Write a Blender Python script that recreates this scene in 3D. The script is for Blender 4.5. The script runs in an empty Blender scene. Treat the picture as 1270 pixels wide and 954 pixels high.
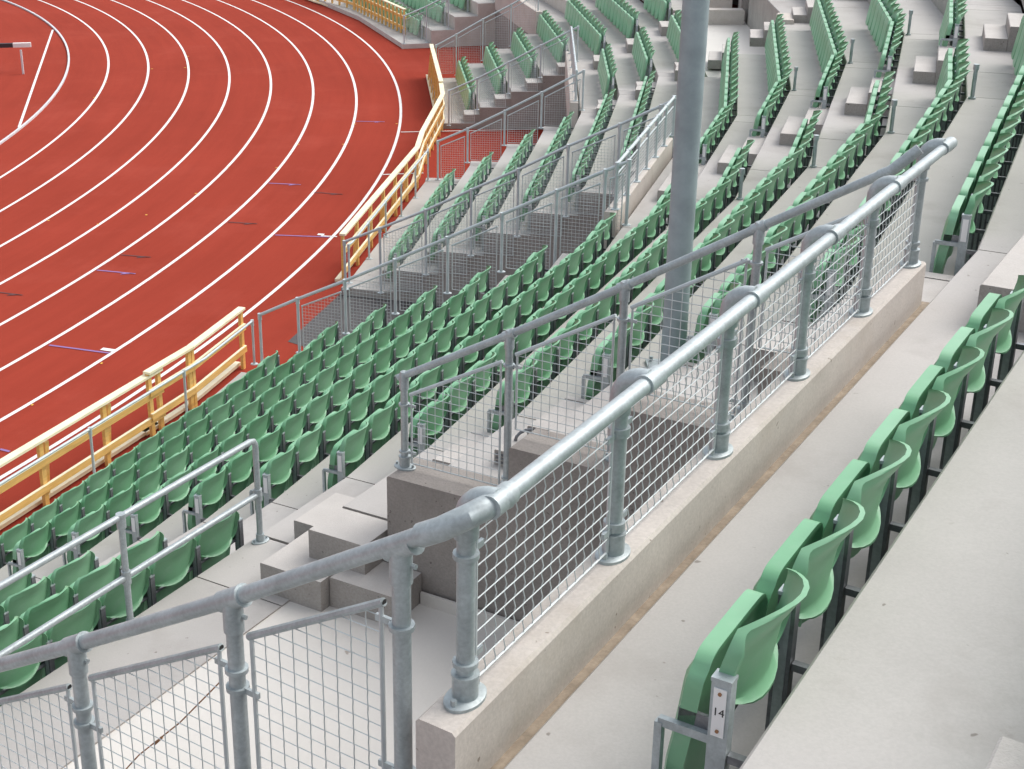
import bpy, bmesh, math, random
from mathutils import Vector, Matrix
R = math.radians
rnd = random.Random(7)
scene = bpy.context.scene
col = scene.collection

# ------------------------------------------------------------------ survey
# camera and stand geometry were measured from the lane lines (1.22 m lanes)
F, PIT, H, PX, PY = 1776.978, 0.3820894, 8.67653, 549.328, 424.300
TCX, TCY, KERB_R = -47.38644, 37.09482, 36.504
SX, SY, R0, DR, Z0, DZ = -47.79878, 36.55567, 50.34446, 0.79643, 1.20943, 0.46434
KS = [-65.2, -57.9256, -50.6256, -43.3256, -36.0256, -28.6594, -21.752, -15.0046, -7.0247, -0.1492,
      6.7508, 13.6508, 20.5508, 27.4508, 34.3508, 41.25, 48.15]
ZT = {j: .15 + .412 * (j + 3) for j in range(-4, 3)}
ZT[3] = 2.62
for j in range(4, 24): ZT[j] = Z0 + j * DZ
FLOOR_Z = 3.055         # landing floor of the near entrance

def facet(az):
    for a, b in zip(KS, KS[1:]):
        if a <= az < b: return a, b
    return KS[-2], KS[-1]
def P(az, i, z=0.0):
    "point of the stand: azimuth (deg), row index (nosing i), height"
    a, b = facet(az)
    r = (R0 + i * DR) * math.cos(R((b - a) / 2)) / math.cos(R(az - (a + b) / 2))
    return Vector((SX + r * math.cos(R(az)), SY + r * math.sin(R(az)), z))
def ray(px, py):
    x = (px - PX) / F; y = -(py - PY) / F
    c, s = math.cos(PIT), math.sin(PIT)
    return Vector((x, c + y * s, -s + y * c))
def at(px, py, z):
    d = ray(px, py); t = (z - H) / d.z
    return Vector((d.x * t, d.y * t, z))
def at_az(px, py, az):
    n = Vector((-math.sin(R(az)), math.cos(R(az)), 0)); d = ray(px, py)
    t = (n.x * SX + n.y * SY) / (n.x * d.x + n.y * d.y)
    return Vector((d.x * t, d.y * t, H + d.z * t))
def proj(p):
    c, s = math.cos(PIT), math.sin(PIT)
    z = p.z - H; dep = p.y * c - z * s
    return PX + F * p.x / dep, PY - F * (p.y * s + z * c) / dep, dep
def outward(az):
    a, b = facet(az); m = R((a + b) / 2)
    return Vector((math.cos(m), math.sin(m), 0))
def to_idx(p):
    az = math.degrees(math.atan2(p.y - SY, p.x - SX)); a, b = facet(az)
    r = math.hypot(p.x - SX, p.y - SY) * math.cos(R(az - (a + b) / 2)) / math.cos(R((b - a) / 2))
    return (r - R0) / DR, az

# ------------------------------------------------------------------ materials
def mat(name, base, rough=.6, metal=0.0, var=0.0, scale=4.0, bump=0.0, bscale=60.0, stains=None, stain_scale=.8,
        stain_amt=.35, detail=6, spec=.5, fine=0.0, fscale=150.0, stretch=None, island=0.0, objrand=0.0, specks=None):
    m = bpy.data.materials.new(name); m.use_nodes = True
    nt = m.node_tree; b = nt.nodes['Principled BSDF']
    b.inputs['Roughness'].default_value = rough; b.inputs['Metallic'].default_value = metal
    b.inputs['Specular IOR Level'].default_value = spec
    b.inputs['Base Color'].default_value = (*base, 1)
    tc = nt.nodes.new('ShaderNodeTexCoord'); src = tc.outputs['Object']
    if stretch:
        mp = nt.nodes.new('ShaderNodeMapping'); mp.inputs['Scale'].default_value = stretch
        nt.links.new(src, mp.inputs['Vector']); src = mp.outputs['Vector']
    out = None
    def mix(fac, a, bcol):
        mx = nt.nodes.new('ShaderNodeMix'); mx.data_type = 'RGBA'
        nt.links.new(fac, mx.inputs[0])
        if hasattr(a, 'links'): nt.links.new(a, mx.inputs[6])
        else: mx.inputs[6].default_value = (*a, 1)
        mx.inputs[7].default_value = (*bcol, 1)
        return mx.outputs[2]
    def noise(sc, det=detail, rg=.6):
        n = nt.nodes.new('ShaderNodeTexNoise'); n.inputs['Scale'].default_value = sc
        n.inputs['Detail'].default_value = det; n.inputs['Roughness'].default_value = rg
        nt.links.new(src, n.inputs['Vector']); return n.outputs['Fac']
    def ramp(v, lo, hi, o0=0.0, o1=1.0):
        r = nt.nodes.new('ShaderNodeMapRange'); r.inputs[1].default_value = lo; r.inputs[2].default_value = hi
        r.inputs[3].default_value = o0; r.inputs[4].default_value = o1
        nt.links.new(v, r.inputs[0]); return r.outputs[0]
    c = tuple(base)
    if var > 0:
        c = mix(ramp(noise(scale), .3, .7), tuple(min(1, x * (1 + var)) for x in base), tuple(x * (1 - var) for x in base))
    if fine > 0:
        f = ramp(noise(fscale, 3), .35, .65)
        mx = nt.nodes.new('ShaderNodeMix'); mx.data_type = 'RGBA'; mx.blend_type = 'MULTIPLY'
        mx.inputs[0].default_value = 1.0
        if hasattr(c, 'links'): nt.links.new(c, mx.inputs[6])
        else: mx.inputs[6].default_value = (*c, 1)
        g = nt.nodes.new('ShaderNodeMapRange'); g.inputs[3].default_value = 1 - fine; g.inputs[4].default_value = 1 + fine * .4
        nt.links.new(f, g.inputs[0]); cc = nt.nodes.new('ShaderNodeCombineColor')
        for k in range(3): nt.links.new(g.outputs[0], cc.inputs[k])
        nt.links.new(cc.outputs[0], mx.inputs[7]); c = mx.outputs[2]
    if stains:
        c = mix(ramp(noise(stain_scale, 9, .68), .52, .72, 0, stain_amt), c, stains)
    if specks:
        c = mix(ramp(noise(specks[1], 2, .5), specks[2], specks[2] + .03, 0, .75), c, specks[0])
        c = mix(ramp(noise(specks[1] * .37, 9, .8), .63, .70, 0, .35), c, tuple(x * 1.6 for x in specks[0]))
    if island > 0:
        g = nt.nodes.new('ShaderNodeNewGeometry')
        h = nt.nodes.new('ShaderNodeHueSaturation')
        nt.links.new(ramp(g.outputs['Random Per Island'], 0, 1, 1 - island, 1 + island), h.inputs['Value'])
        if hasattr(c, 'links'): nt.links.new(c, h.inputs['Color'])
        else: h.inputs['Color'].default_value = (*c, 1)
        c = h.outputs['Color']
    if objrand > 0:
        oi = nt.nodes.new('ShaderNodeObjectInfo'); h = nt.nodes.new('ShaderNodeHueSaturation')
        nt.links.new(ramp(oi.outputs['Random'], 0, 1, 1 - objrand, 1 + objrand), h.inputs['Value'])
        nt.links.new(ramp(oi.outputs['Random'], 0, 1, 1.06, .90), h.inputs['Saturation'])
        nt.links.new(c, h.inputs['Color']); c = h.outputs['Color']
    if hasattr(c, 'links'): nt.links.new(c, b.inputs['Base Color'])
    if bump > 0:
        bp = nt.nodes.new('ShaderNodeBump'); bp.inputs['Strength'].default_value = bump
        bp.inputs['Distance'].default_value = .01
        nt.links.new(noise(bscale, 4), bp.inputs['Height']); nt.links.new(bp.outputs[0], b.inputs['Normal'])
    return m

M = {}
M['concrete'] = mat('terrace_concrete', (.435, .418, .398), .85, specks=((.17, .15, .13), 16, .735), var=.07, scale=1.1, fine=.05, fscale=90, stains=(.33, .305, .285), stain_scale=1.2, stain_amt=.75, bump=.07, bscale=140, island=.05)
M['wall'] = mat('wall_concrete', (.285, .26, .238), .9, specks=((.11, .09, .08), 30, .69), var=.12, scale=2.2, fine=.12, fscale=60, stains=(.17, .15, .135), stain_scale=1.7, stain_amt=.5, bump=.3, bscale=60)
M['shaded'] = mat('shaded_concrete', (.36, .335, .31), .92, specks=((.12, .10, .09), 26, .70), var=.12, scale=2.2, fine=.12, fscale=60, stains=(.25, .225, .20), stain_scale=2.4, stain_amt=.5, bump=.3, bscale=60)  # terrace concrete with the shade of its upright faces put into the colour
M['curb'] = mat('parapet_concrete', (.55, .505, .46), .88, specks=((.20, .155, .12), 22, .72), var=.09, scale=2.5, fine=.10, fscale=70, stains=(.43, .365, .29), stain_scale=1.9, stain_amt=.45, bump=.10, bscale=50)
M['coat'] = mat('floor_coating', (.64, .615, .57), .55, specks=((.30, .25, .2), 9, .74), var=.03, scale=1.5, fine=.02, fscale=50, stains=(.40, .36, .31), stain_scale=1.1, stain_amt=.2)
M['step'] = mat('step_concrete', (.50, .475, .445), .85, var=.07, scale=3, fine=.06, fscale=90, stains=(.36, .32, .28), stain_scale=2.5, stain_amt=.3, bump=.3, bscale=120)
M['gutter'] = mat('gutter_dirt', (.33, .27, .205), .9, var=.25, scale=9, fine=.15, fscale=60, stains=(.20, .155, .11), stain_scale=5, stain_amt=.6)
M['galv'] = mat('galvanised_steel', (.40, .45, .46), .46, .30, var=.16, scale=11, fine=.12, fscale=70, stains=(.29, .33, .345), stain_scale=7, stain_amt=.5, detail=8)
M['galv_far'] = mat('galvanised_tube', (.50, .56, .575), .5, .15, var=.10, scale=8)
M['galv_pole'] = mat('galvanised_pole', (.30, .355, .37), .6, 0, var=.14, scale=5, stains=(.22, .27, .29), stain_scale=4, stain_amt=.5, spec=.25)
M['wire'] = mat('mesh_wire', (.52, .565, .57), .5, .2, var=.1, scale=14)
M['darkgalv'] = mat('seat_bracket_steel', (.19, .20, .215), .45, .7, var=.25, scale=30, stains=(.10, .11, .12), stain_scale=20, stain_amt=.6)
M['rust'] = mat('rusty_wire', (.34, .18, .09), .8, .2, var=.3, scale=30)
M['green'] = mat('green_plastic', (.17, .385, .218), .40, var=.10, scale=2.5, spec=.45, stains=(.27, .43, .32), stain_scale=6, stain_amt=.45, objrand=.09)
M['greenpan'] = mat('green_plastic_pan', (.185, .415, .24), .38, var=.10, scale=2.5, spec=.45, stains=(.27, .43, .32), stain_scale=6, stain_amt=.4, objrand=.09)
M['track'] = mat('track_rubber', (.305, .047, .029), .95, spec=.04, var=.07, scale=.22, fine=.14, fscale=120, stains=(.345, .064, .044), stain_scale=.35, stain_amt=.6, bump=.3, bscale=400)
nt_ = M['track'].node_tree; N_ = nt_.nodes; L_ = nt_.links       # faint wear running along the lanes
pb = N_['Principled BSDF']; old = pb.inputs['Base Color'].links[0].from_socket
tc_ = N_.new('ShaderNodeTexCoord'); sb = N_.new('ShaderNodeVectorMath'); sb.operation = 'SUBTRACT'; sb.inputs[1].default_value = (TCX, TCY, 0)
L_.new(tc_.outputs['Object'], sb.inputs[0]); ln = N_.new('ShaderNodeVectorMath'); ln.operation = 'LENGTH'; L_.new(sb.outputs[0], ln.inputs[0])
sx_ = N_.new('ShaderNodeSeparateXYZ'); L_.new(sb.outputs[0], sx_.inputs[0]); an = N_.new('ShaderNodeMath'); an.operation = 'ARCTAN2'
L_.new(sx_.outputs[1], an.inputs[0]); L_.new(sx_.outputs[0], an.inputs[1])
an2 = N_.new('ShaderNodeMath'); an2.operation = 'MULTIPLY'; an2.inputs[1].default_value = 7; L_.new(an.outputs[0], an2.inputs[0])
rr_ = N_.new('ShaderNodeMath'); rr_.operation = 'MULTIPLY'; rr_.inputs[1].default_value = 2.4; L_.new(ln.outputs['Value'], rr_.inputs[0])
cx_ = N_.new('ShaderNodeCombineXYZ'); L_.new(rr_.outputs[0], cx_.inputs[0]); L_.new(an2.outputs[0], cx_.inputs[1])
nz = N_.new('ShaderNodeTexNoise'); nz.inputs['Scale'].default_value = 1; nz.inputs['Detail'].default_value = 7; nz.inputs['Roughness'].default_value = .7
L_.new(cx_.outputs[0], nz.inputs['Vector']); mr_ = N_.new('ShaderNodeMapRange'); mr_.inputs[1].default_value = .3; mr_.inputs[2].default_value = .7
mr_.inputs[3].default_value = .93; mr_.inputs[4].default_value = 1.08; L_.new(nz.outputs['Fac'], mr_.inputs[0])
hv = N_.new('ShaderNodeHueSaturation'); L_.new(mr_.outputs[0], hv.inputs['Value']); L_.new(old, hv.inputs['Color']); L_.new(hv.outputs[0], pb.inputs['Base Color'])
M['line'] = mat('white_line_paint', (.78, .77, .75), .7, fine=.10, fscale=60, stains=(.66, .52, .46), stain_scale=2.5, stain_amt=.35)
M['blue'] = mat('blue_paint', (.26, .15, .36), .7, fine=.1)
M['black'] = mat('black_paint', (.035, .025, .03), .6)
M['fadedblack'] = mat('worn_black_paint', (.10, .03, .03), .8, var=.3, scale=8)
M['yellow'] = mat('yellow_paint', (.75, .42, .06), .7)
M['kerb'] = mat('white_kerb', (.62, .64, .66), .5, var=.08, scale=5)
M['wood'] = mat('varnished_pine', (.77, .46, .14), .45, var=.16, scale=3, stretch=(1, 1, 9), stains=(.66, .32, .06), stain_scale=4, stain_amt=.5)
M['woodtop'] = mat('bleached_pine', (.86, .78, .55), .5, var=.10, scale=3, stains=(.80, .62, .30), stain_scale=2, stain_amt=.5)
M['plate'] = mat('white_number_plate', (.80, .81, .80), .4)
M['ink_bore'] = mat('ink_and_bore_shade', (.03, .03, .03), .5)
M['asphalt'] = mat('dark_asphalt', (.085, .08, .08), .9, var=.15, scale=3, fine=.2, fscale=80)
M['dark'] = mat('joint_shadow_gap', (.10, .085, .075), .9)

# ------------------------------------------------------------------ builders
def tag(o, label=None, cat=None, group=None, kind=None):
    if label: o['label'] = label
    if cat: o['category'] = cat
    if group: o['group'] = group
    if kind: o['kind'] = kind
    return o
def empty(name, loc, label, cat, group=None, rot=0):
    o = bpy.data.objects.new(name, None); col.objects.link(o)
    o.location = loc; o.rotation_euler = (0, 0, rot); o.empty_display_size = .2
    return tag(o, label, cat, group)

class MB:
    def __init__(self): self.v = []; self.f = []; self.mi = []; self.m = 0; self.mats = []
    def use(self, m):
        if m not in self.mats: self.mats.append(m)
        self.m = self.mats.index(m); return self
    def add(self, vs, fs):
        n = len(self.v); self.v += [tuple(v) for v in vs]
        for f in fs: self.f.append(tuple(n + i for i in f)); self.mi.append(self.m)
        return self
    def quadbox(self, base, top):
        "hexahedron from two 4-point loops"
        return self.add(list(base) + list(top), [(3, 2, 1, 0), (4, 5, 6, 7), (0, 1, 5, 4), (1, 2, 6, 5), (2, 3, 7, 6), (3, 0, 4, 7)])
    def box(self, c, ax, ay, az_, sx, sy, sz):
        c = Vector(c); ax, ay, az_ = ax * sx / 2, ay * sy / 2, az_ * sz / 2
        b = [c - ax - ay - az_, c + ax - ay - az_, c + ax + ay - az_, c - ax + ay - az_]
        return self.quadbox(b, [p + az_ * 2 for p in b])
    def bar(self, p, q, w, h, up=Vector((0, 0, 1))):
        p, q = Vector(p), Vector(q); d = (q - p).normalized()
        s = d.cross(up)
        if s.length < 1e-4: s = Vector((1, 0, 0))
        s.normalize(); u = s.cross(d).normalized()
        return self.box((p + q) / 2, d, s, u, (q - p).length, w, h)
    def tube(self, pts, r, n=10, cap=True, radii=None):
        pts = [Vector(p) for p in pts]; k = len(pts)
        fr = []; t0 = (pts[1] - pts[0]).normalized()
        ref = Vector((0, 0, 1)) if abs(t0.z) < .9 else Vector((1, 0, 0))
        nrm = (ref - t0 * ref.dot(t0)).normalized(); vs = []
        for i, p in enumerate(pts):
            t = (pts[min(i + 1, k - 1)] - pts[max(i - 1, 0)]).normalized()
            nrm = (nrm - t * nrm.dot(t)).normalized(); bn = t.cross(nrm)
            rr = radii[i] if radii else r
            for a in range(n):
                an = 2 * math.pi * a / n
                vs.append(p + (nrm * math.cos(an) + bn * math.sin(an)) * rr)
        fs = []
        for i in range(k - 1):
            for a in range(n):
                b = (a + 1) % n
                fs.append((i * n + a, i * n + b, (i + 1) * n + b, (i + 1) * n + a))
        if cap: fs += [tuple(range(n - 1, -1, -1)), tuple((k - 1) * n + a for a in range(n))]
        return self.add(vs, fs)
    def disc(self, c, rx, ry, ax, ay, h, n=20):
        c = Vector(c); up = ax.cross(ay).normalized(); vs = []
        for zz, sc in ((0, 1), (h * .75, 1), (h, .93)):
            for a in range(n):
                an = 2 * math.pi * a / n
                vs.append(c + ax * rx * sc * math.cos(an) + ay * ry * sc * math.sin(an) + up * zz)
        fs = [tuple(range(n - 1, -1, -1)), tuple(2 * n + a for a in range(n))]
        for l in range(2):
            for a in range(n): b = (a + 1) % n; fs.append((l * n + a, l * n + b, (l + 1) * n + b, (l + 1) * n + a))
        return self.add(vs, fs)
    def mesh(self, name, smooth=False, angle=40):
        me = bpy.data.meshes.new(name)
        me.from_pydata(self.v, [], self.f)
        for m in self.mats: me.materials.append(M[m])
        me.polygons.foreach_set('material_index', self.mi)
        bm = bmesh.new(); bm.from_mesh(me); bmesh.ops.recalc_face_normals(bm, faces=bm.faces); bm.to_mesh(me); bm.free()
        if smooth:
            me.polygons.foreach_set('use_smooth', [True] * len(me.polygons))
            me.set_sharp_from_angle(angle=R(angle))
        me.update(); return me
    def build(self, name, parent=None, smooth=False, angle=40):
        o = bpy.data.objects.new(name, self.mesh(name, smooth, angle)); col.objects.link(o)
        if parent:
            o.parent = parent
            o.matrix_parent_inverse = parent.matrix_basis.inverted()
        return o
def new(m): return MB().use(m)
UP = Vector((0, 0, 1))

# ------------------------------------------------------------------ ground, track and markings
g = new('track').add([(-260, -120, 0), (160, -120, 0), (160, 260, 0), (-260, 260, 0)], [(0, 1, 2, 3)]).build('track')
tag(g, kind='structure')
lines = MB().use('line')
def ring(mb, r, w, a0=-100, a1=100, z=.004, n=220):
    vs = []; fs = []
    for i in range(n + 1):
        a = R(a0 + (a1 - a0) * i / n)
        for rr in (r - w / 2, r + w / 2): vs.append((TCX + rr * math.cos(a), TCY + rr * math.sin(a), z))
    for i in range(n): fs.append((2 * i, 2 * i + 1, 2 * i + 3, 2 * i + 2))
    mb.add(vs, fs)
for k in range(1, 9): ring(lines, KERB_R + 1.22 * k, .070)
def stroke(mb, a, b, w, z=.008):
    p, q = at(*a, z), at(*b, z); d = (q - p).normalized(); s = Vector((-d.y, d.x, 0)) * w / 2
    mb.add([p - s, q - s, q + s, p + s], [(0, 1, 2, 3)])
stroke(lines, (65.5, 37), (23.5, 158), .07)
stroke(lines, (497, 163.8), (676, 160), .055)
stroke(lines, (475, 216.5), (525, 214.5), .055)
stroke(lines, (398, 292.5), (418, 293.5), .05)
for a, b in (((126, 432.5), (142, 435)), ((394, 290.5), (402, 291))): stroke(lines, a, b, .10)
o = lines.build('lane_line', g); o['kind'] = 'structure'
marks = MB().use('blue')
def arrow(mb, a, b, w=.045):
    stroke(mb, a, b, w)
    p, q = at(*a, .008), at(*b, .008); d = (q - p).normalized(); s = Vector((-d.y, d.x, 0))
    mb.add([q + s * .02, q - d * .26 - s * .11, q - d * .24 - s * .03], [(0, 1, 2)])
for a, b, ar in (((333, 227.2), (373, 229), 1), ((341, 291.5), (408, 294), 0), ((120, 335), (168, 339.5), 1), ((61, 428), (136, 438), 0),
                 ((442, 150.5), (477, 151), 1), ((0, 557), (12, 560), 0)):
    (arrow if ar else stroke)(marks, a, b, .045)
marks.use('fadedblack')
for a, b in (((283, 275.5), (319, 277.5)), ((390, 238.5), (425, 241)), ((150, 316), (187, 319)), ((-6, 362), (28, 366))): arrow(marks, a, b, .04)
marks.use('yellow')
for x, y in ((131, 102.5), (117, 121), (180, 103), (188.5, 85.5), (233, 70), (229.5, 84), (60, 273.5), (121.5, 278), (243, 240), (181.5, 266.5), (283, 207), (343, 208), (370, 179), (440, 154), (425.5, 179), (492, 153.5), (126, 450.5), (40, 502)):
    stroke(marks, (x - 1.3, y), (x + 1.3, y), .05, .010)
marks.build('lane_marking', g)['kind'] = 'structure'
kb = new('kerb'); vs = []; fs = []; n = 200
for i in range(n + 1):
    a = R(-100 + 200 * i / n)
    for rr, z in ((KERB_R - .03, .002), (KERB_R - .03, .05), (KERB_R + .03, .05), (KERB_R + .03, .002)):
        vs.append((TCX + rr * math.cos(a), TCY + rr * math.sin(a), z))
for i in range(n):
    for k in range(3): fs.append((4 * i + k, 4 * i + k + 1, 4 * i + 4 + k + 1, 4 * i + 4 + k))
kb.add(vs, fs); o = kb.build('track_kerb'); tag(o, kind='structure')

# ------------------------------------------------------------------ terraces
def stations(a, b):
    return [a] + [k for k in KS if a + .05 < k < b - .05] + [b]
def loft(mb, a0, a1, prof, gap=.006):
    "stepped prism between two azimuths of one facet; prof = closed list of (idx, z)"
    f0, f1 = facet((a0 + a1) / 2)
    def pt(az, i, z):
        m = (f0 + f1) / 2
        r = (R0 + i * DR) * math.cos(R((f1 - f0) / 2)) / math.cos(R(az - m))
        return Vector((SX + r * math.cos(R(az)), SY + r * math.sin(R(az)), z))
    ga = math.degrees(gap / 53)
    A = [pt(a0 + ga, i, z) for i, z in prof]; B = [pt(a1 - ga, i, z) for i, z in prof]
    n = len(prof); n0 = len(mb.f)
    fs = [(k, (k + 1) % n, n + (k + 1) % n, n + k) for k in range(n)]
    fs += [tuple(range(n)), tuple(range(2 * n - 1, n - 1, -1))]
    mb.add(A + B, fs)
    if mb.mats[mb.m] in ('concrete', 'step'):        # shade painted in: darker end faces and risers, paler on far blocks
        keep = mb.m; mb.use('shaded' if a0 < 6 else 'curb'); bi = mb.m; mb.m = keep
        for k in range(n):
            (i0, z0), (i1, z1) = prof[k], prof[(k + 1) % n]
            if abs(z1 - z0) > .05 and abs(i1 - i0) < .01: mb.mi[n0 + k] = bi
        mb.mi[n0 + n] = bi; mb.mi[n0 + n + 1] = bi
def stepped(j0, j1, raked=None, zlow=-.05):
    c = .010; ci = c / DR; pr = []
    zs = ZT[j0] - raked if raked else zlow
    pr.append((j0, zs))
    for j in range(j0, j1 + 1):
        pr += [(j, ZT[j] - c), (j + ci, ZT[j]), (j + 1 if j == j1 else j + 1, ZT[j])]
    pr.append((j1 + 1, (ZT[j1] - raked) if raked else zlow))
    return pr
def units(mb, a, b, j0, j1, raked=None, zlow=-.05, gap=.006):
    st = stations(a, b)
    for p, q in zip(st, st[1:]): loft(mb, p, q, stepped(j0, j1, raked, zlow), gap)
low = MB().use('concrete')
FR = -3.25
def front_units(mb, a, b, j1, zlow=-.05):
    st = stations(a, b)
    for p, q in zip(st, st[1:]):
        pr = stepped(-3, j1, None, zlow); pr[0] = (FR, zlow); pr[1] = (FR, ZT[-3] - .01); pr[2] = (FR + .01, ZT[-3])
        loft(mb, p, q, pr)
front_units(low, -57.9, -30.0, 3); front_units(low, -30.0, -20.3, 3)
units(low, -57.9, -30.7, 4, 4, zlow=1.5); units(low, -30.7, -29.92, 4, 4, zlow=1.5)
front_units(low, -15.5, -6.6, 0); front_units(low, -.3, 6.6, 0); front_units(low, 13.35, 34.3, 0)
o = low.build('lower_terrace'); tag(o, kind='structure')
mid = MB().use('concrete')
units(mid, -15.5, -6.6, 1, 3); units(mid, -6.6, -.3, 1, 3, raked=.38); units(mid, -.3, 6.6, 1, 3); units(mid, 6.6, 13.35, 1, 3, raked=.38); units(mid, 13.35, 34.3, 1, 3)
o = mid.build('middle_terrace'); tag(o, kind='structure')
upp = MB().use('concrete')
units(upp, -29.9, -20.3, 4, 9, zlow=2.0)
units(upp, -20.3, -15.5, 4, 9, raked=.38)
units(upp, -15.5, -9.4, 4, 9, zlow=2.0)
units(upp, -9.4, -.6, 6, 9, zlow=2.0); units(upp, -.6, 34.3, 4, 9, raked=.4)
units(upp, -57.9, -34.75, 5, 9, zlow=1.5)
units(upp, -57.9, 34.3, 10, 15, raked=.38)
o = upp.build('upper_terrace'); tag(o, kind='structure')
df = MB().use('asphalt'); A_, B_ = at(372, 410, .006), at(418.5, 368, .006)
C_, D_ = P(-15.5, 3.7, .006), P(-20.3, 3.7, .006)
df.add([A_ + (A_ - B_) * .3, B_ + (B_ - A_) * .25, P(-15.5, -1.0, .006), C_, D_], [(0, 1, 2, 3, 4)])
tag(df.build('passage_floor'), kind='structure')
# landing floor of the near entrance
fl = MB().use('coat')
for a, b in ((-34.75, -29.86),):
    pr = [(4.98, 1.5), (4.98, FLOOR_Z), (11, FLOOR_Z), (11, 1.5)]
    loft(fl, a, b, pr, 0)
o = fl.build('entrance_floor'); tag(o, kind='structure')
fl = MB().use('coat'); loft(fl, -9.3, -.7, [(4.0, 2.6), (4.0, ZT[4] - .06), (9, ZT[4] - .06), (9, 2.6)], 0)
tag(fl.build('far_entrance_floor'), kind='structure')
# unseen wall added behind the stand to stop light leaking in below
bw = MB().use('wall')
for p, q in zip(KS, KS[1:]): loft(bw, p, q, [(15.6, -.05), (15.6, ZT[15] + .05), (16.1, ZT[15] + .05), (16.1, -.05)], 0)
tag(bw.build('light_stop_wall'), 'unseen grey wall added behind the stand to keep light out underneath', 'wall')
# spine wall in the passages' depth
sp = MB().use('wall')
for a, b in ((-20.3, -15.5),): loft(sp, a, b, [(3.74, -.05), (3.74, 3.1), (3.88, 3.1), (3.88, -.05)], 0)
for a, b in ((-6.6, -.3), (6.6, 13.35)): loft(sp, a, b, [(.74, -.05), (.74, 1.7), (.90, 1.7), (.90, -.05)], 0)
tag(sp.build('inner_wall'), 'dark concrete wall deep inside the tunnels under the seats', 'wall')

# near entrance: stepped side wall, landing steps
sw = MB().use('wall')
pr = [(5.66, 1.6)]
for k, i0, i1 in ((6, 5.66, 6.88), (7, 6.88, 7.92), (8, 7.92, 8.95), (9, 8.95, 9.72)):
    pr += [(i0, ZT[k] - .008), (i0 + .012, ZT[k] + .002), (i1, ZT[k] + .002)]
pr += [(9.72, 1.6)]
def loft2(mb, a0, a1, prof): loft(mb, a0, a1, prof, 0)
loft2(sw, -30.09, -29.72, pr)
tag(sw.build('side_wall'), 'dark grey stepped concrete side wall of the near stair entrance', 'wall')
st_ = MB().use('step')
def block(mb, a0, a1, i0, i1, zb, zt, mt='step'):
    mb.use(mt); c = .008
    loft(mb, a0, a1, [(i0, zb), (i0, zt - c), (i0 + c / DR, zt), (i1 - .004, zt), (i1 - .004, zb)], 0)
# tread 5 runs on past the wall, half-height slab below it, then the landing
block(st_, -30.34, -29.93, 5.003, 5.62, 2.0, ZT[5] + .003)
block(st_, -30.60, -29.93, 4.68, 5.36, 2.0, 3.30)
block(st_, -30.50, -30.10, 5.365, 6.03, 2.0, 3.298)
block(st_, -29.92, -29.35, 4.45, 4.99, 3.0, 3.30)
o = st_.build('entrance_step'); tag(o, 'pale concrete steps beside the dark wall leading down to the landing', 'steps')
up = MB().use('coat')
q = [P(-30.115, 6.03, 0), P(-30.115, 9.7, 0)]
for a, b in zip(q, q[1:]): up.bar(a + UP * (FLOOR_Z + .05) - Vector((0, .012, 0)), b + UP * (FLOOR_Z + .05) - Vector((0, .012, 0)), .02, .1)
tag(up.build('skirting'), 'low pale coated upstand along the foot of the dark side wall', 'skirting')

# aisle half steps (loose-looking precast blocks, each fixed to its tread)
aisle = [(-18.85, -17.75, k, .73) for k in range(4, 11)] + [(-8.4, -7.35, k, .72) for k in (4, 5, 6, 7, 8, 9)] + \
        [(-1.75, -.85, k, .45) for k in (1, 2, 3)] + [(-7.55, -6.6, k, .55) for k in (1, 2, 3)] + \
        [(-29.25, -28.6, k, .5) for k in (5, 6, 7, 8)] + [(-14.9, -14.3, k, .5) for k in (-3, -2, -1)] + [(-.2, .45, k, .5) for k in (-3, -2, -1, 0)] + \
        [(-30.0, -28.75, 10, .62)] + [(-36.6, -34.50, 11, .28)] + [(-30.6, -28.55, 9, .60)]
for a, b, k, dep in aisle:
    m = MB(); zt = ZT[k] + (ZT[k + 1] - ZT[k]) * .5
    f0 = facet(a); f1 = facet(b)
    if a in (-18.85, -8.4):
        rise = ZT[k + 1] - ZT[k]
        block(m, a, b, k + 1 - dep, k + .61, ZT[k] - .02, ZT[k] + rise / 3); block(m, a, b, k + .611, k + .999, ZT[k] - .02, ZT[k] + rise * 2 / 3)
    elif f0 != f1: block(m, a, f0[1] - .02, k + 1 - dep, k + 1, ZT[k] - .02, zt); block(m, f0[1] + .001, b, k + 1 - dep, k + 1, ZT[k] - .02, zt)
    else: block(m, a, b, k + 1 - dep, k + 1, ZT[k] - .02, zt)
    o = m.build('stair_block')
    nm = ['front', 'second', 'third', 'fourth', 'fifth', 'sixth', 'seventh', 'eighth', 'ninth', 'tenth', 'eleventh', 'twelfth', 'thirteenth', 'fourteenth', 'fifteenth']
    where = ('in the far right aisle' if a == -18.85 else 'in the aisle right of the far low walls' if a == -8.4 else
             'in the aisle above the far red passage' if a == -1.75 else 'beside the short rail above the far red passage' if a == -7.55 else
             'beside the dark side wall near the tall pole' if a == -29.25 else 'at the rail of the middle passage' if a == -14.9 else
             'at the rail of the far passage' if a == -.2 else 'at the end of the nearest seat row' if k == 10 else
             'at the lower right corner of the view' if k == 11 else 'behind the end of the foreground parapet')
    tag(o, '%s row concrete stair block %s' % (nm[k + 3], where), 'stair block', 'half-height stair blocks in the aisles')

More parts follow.
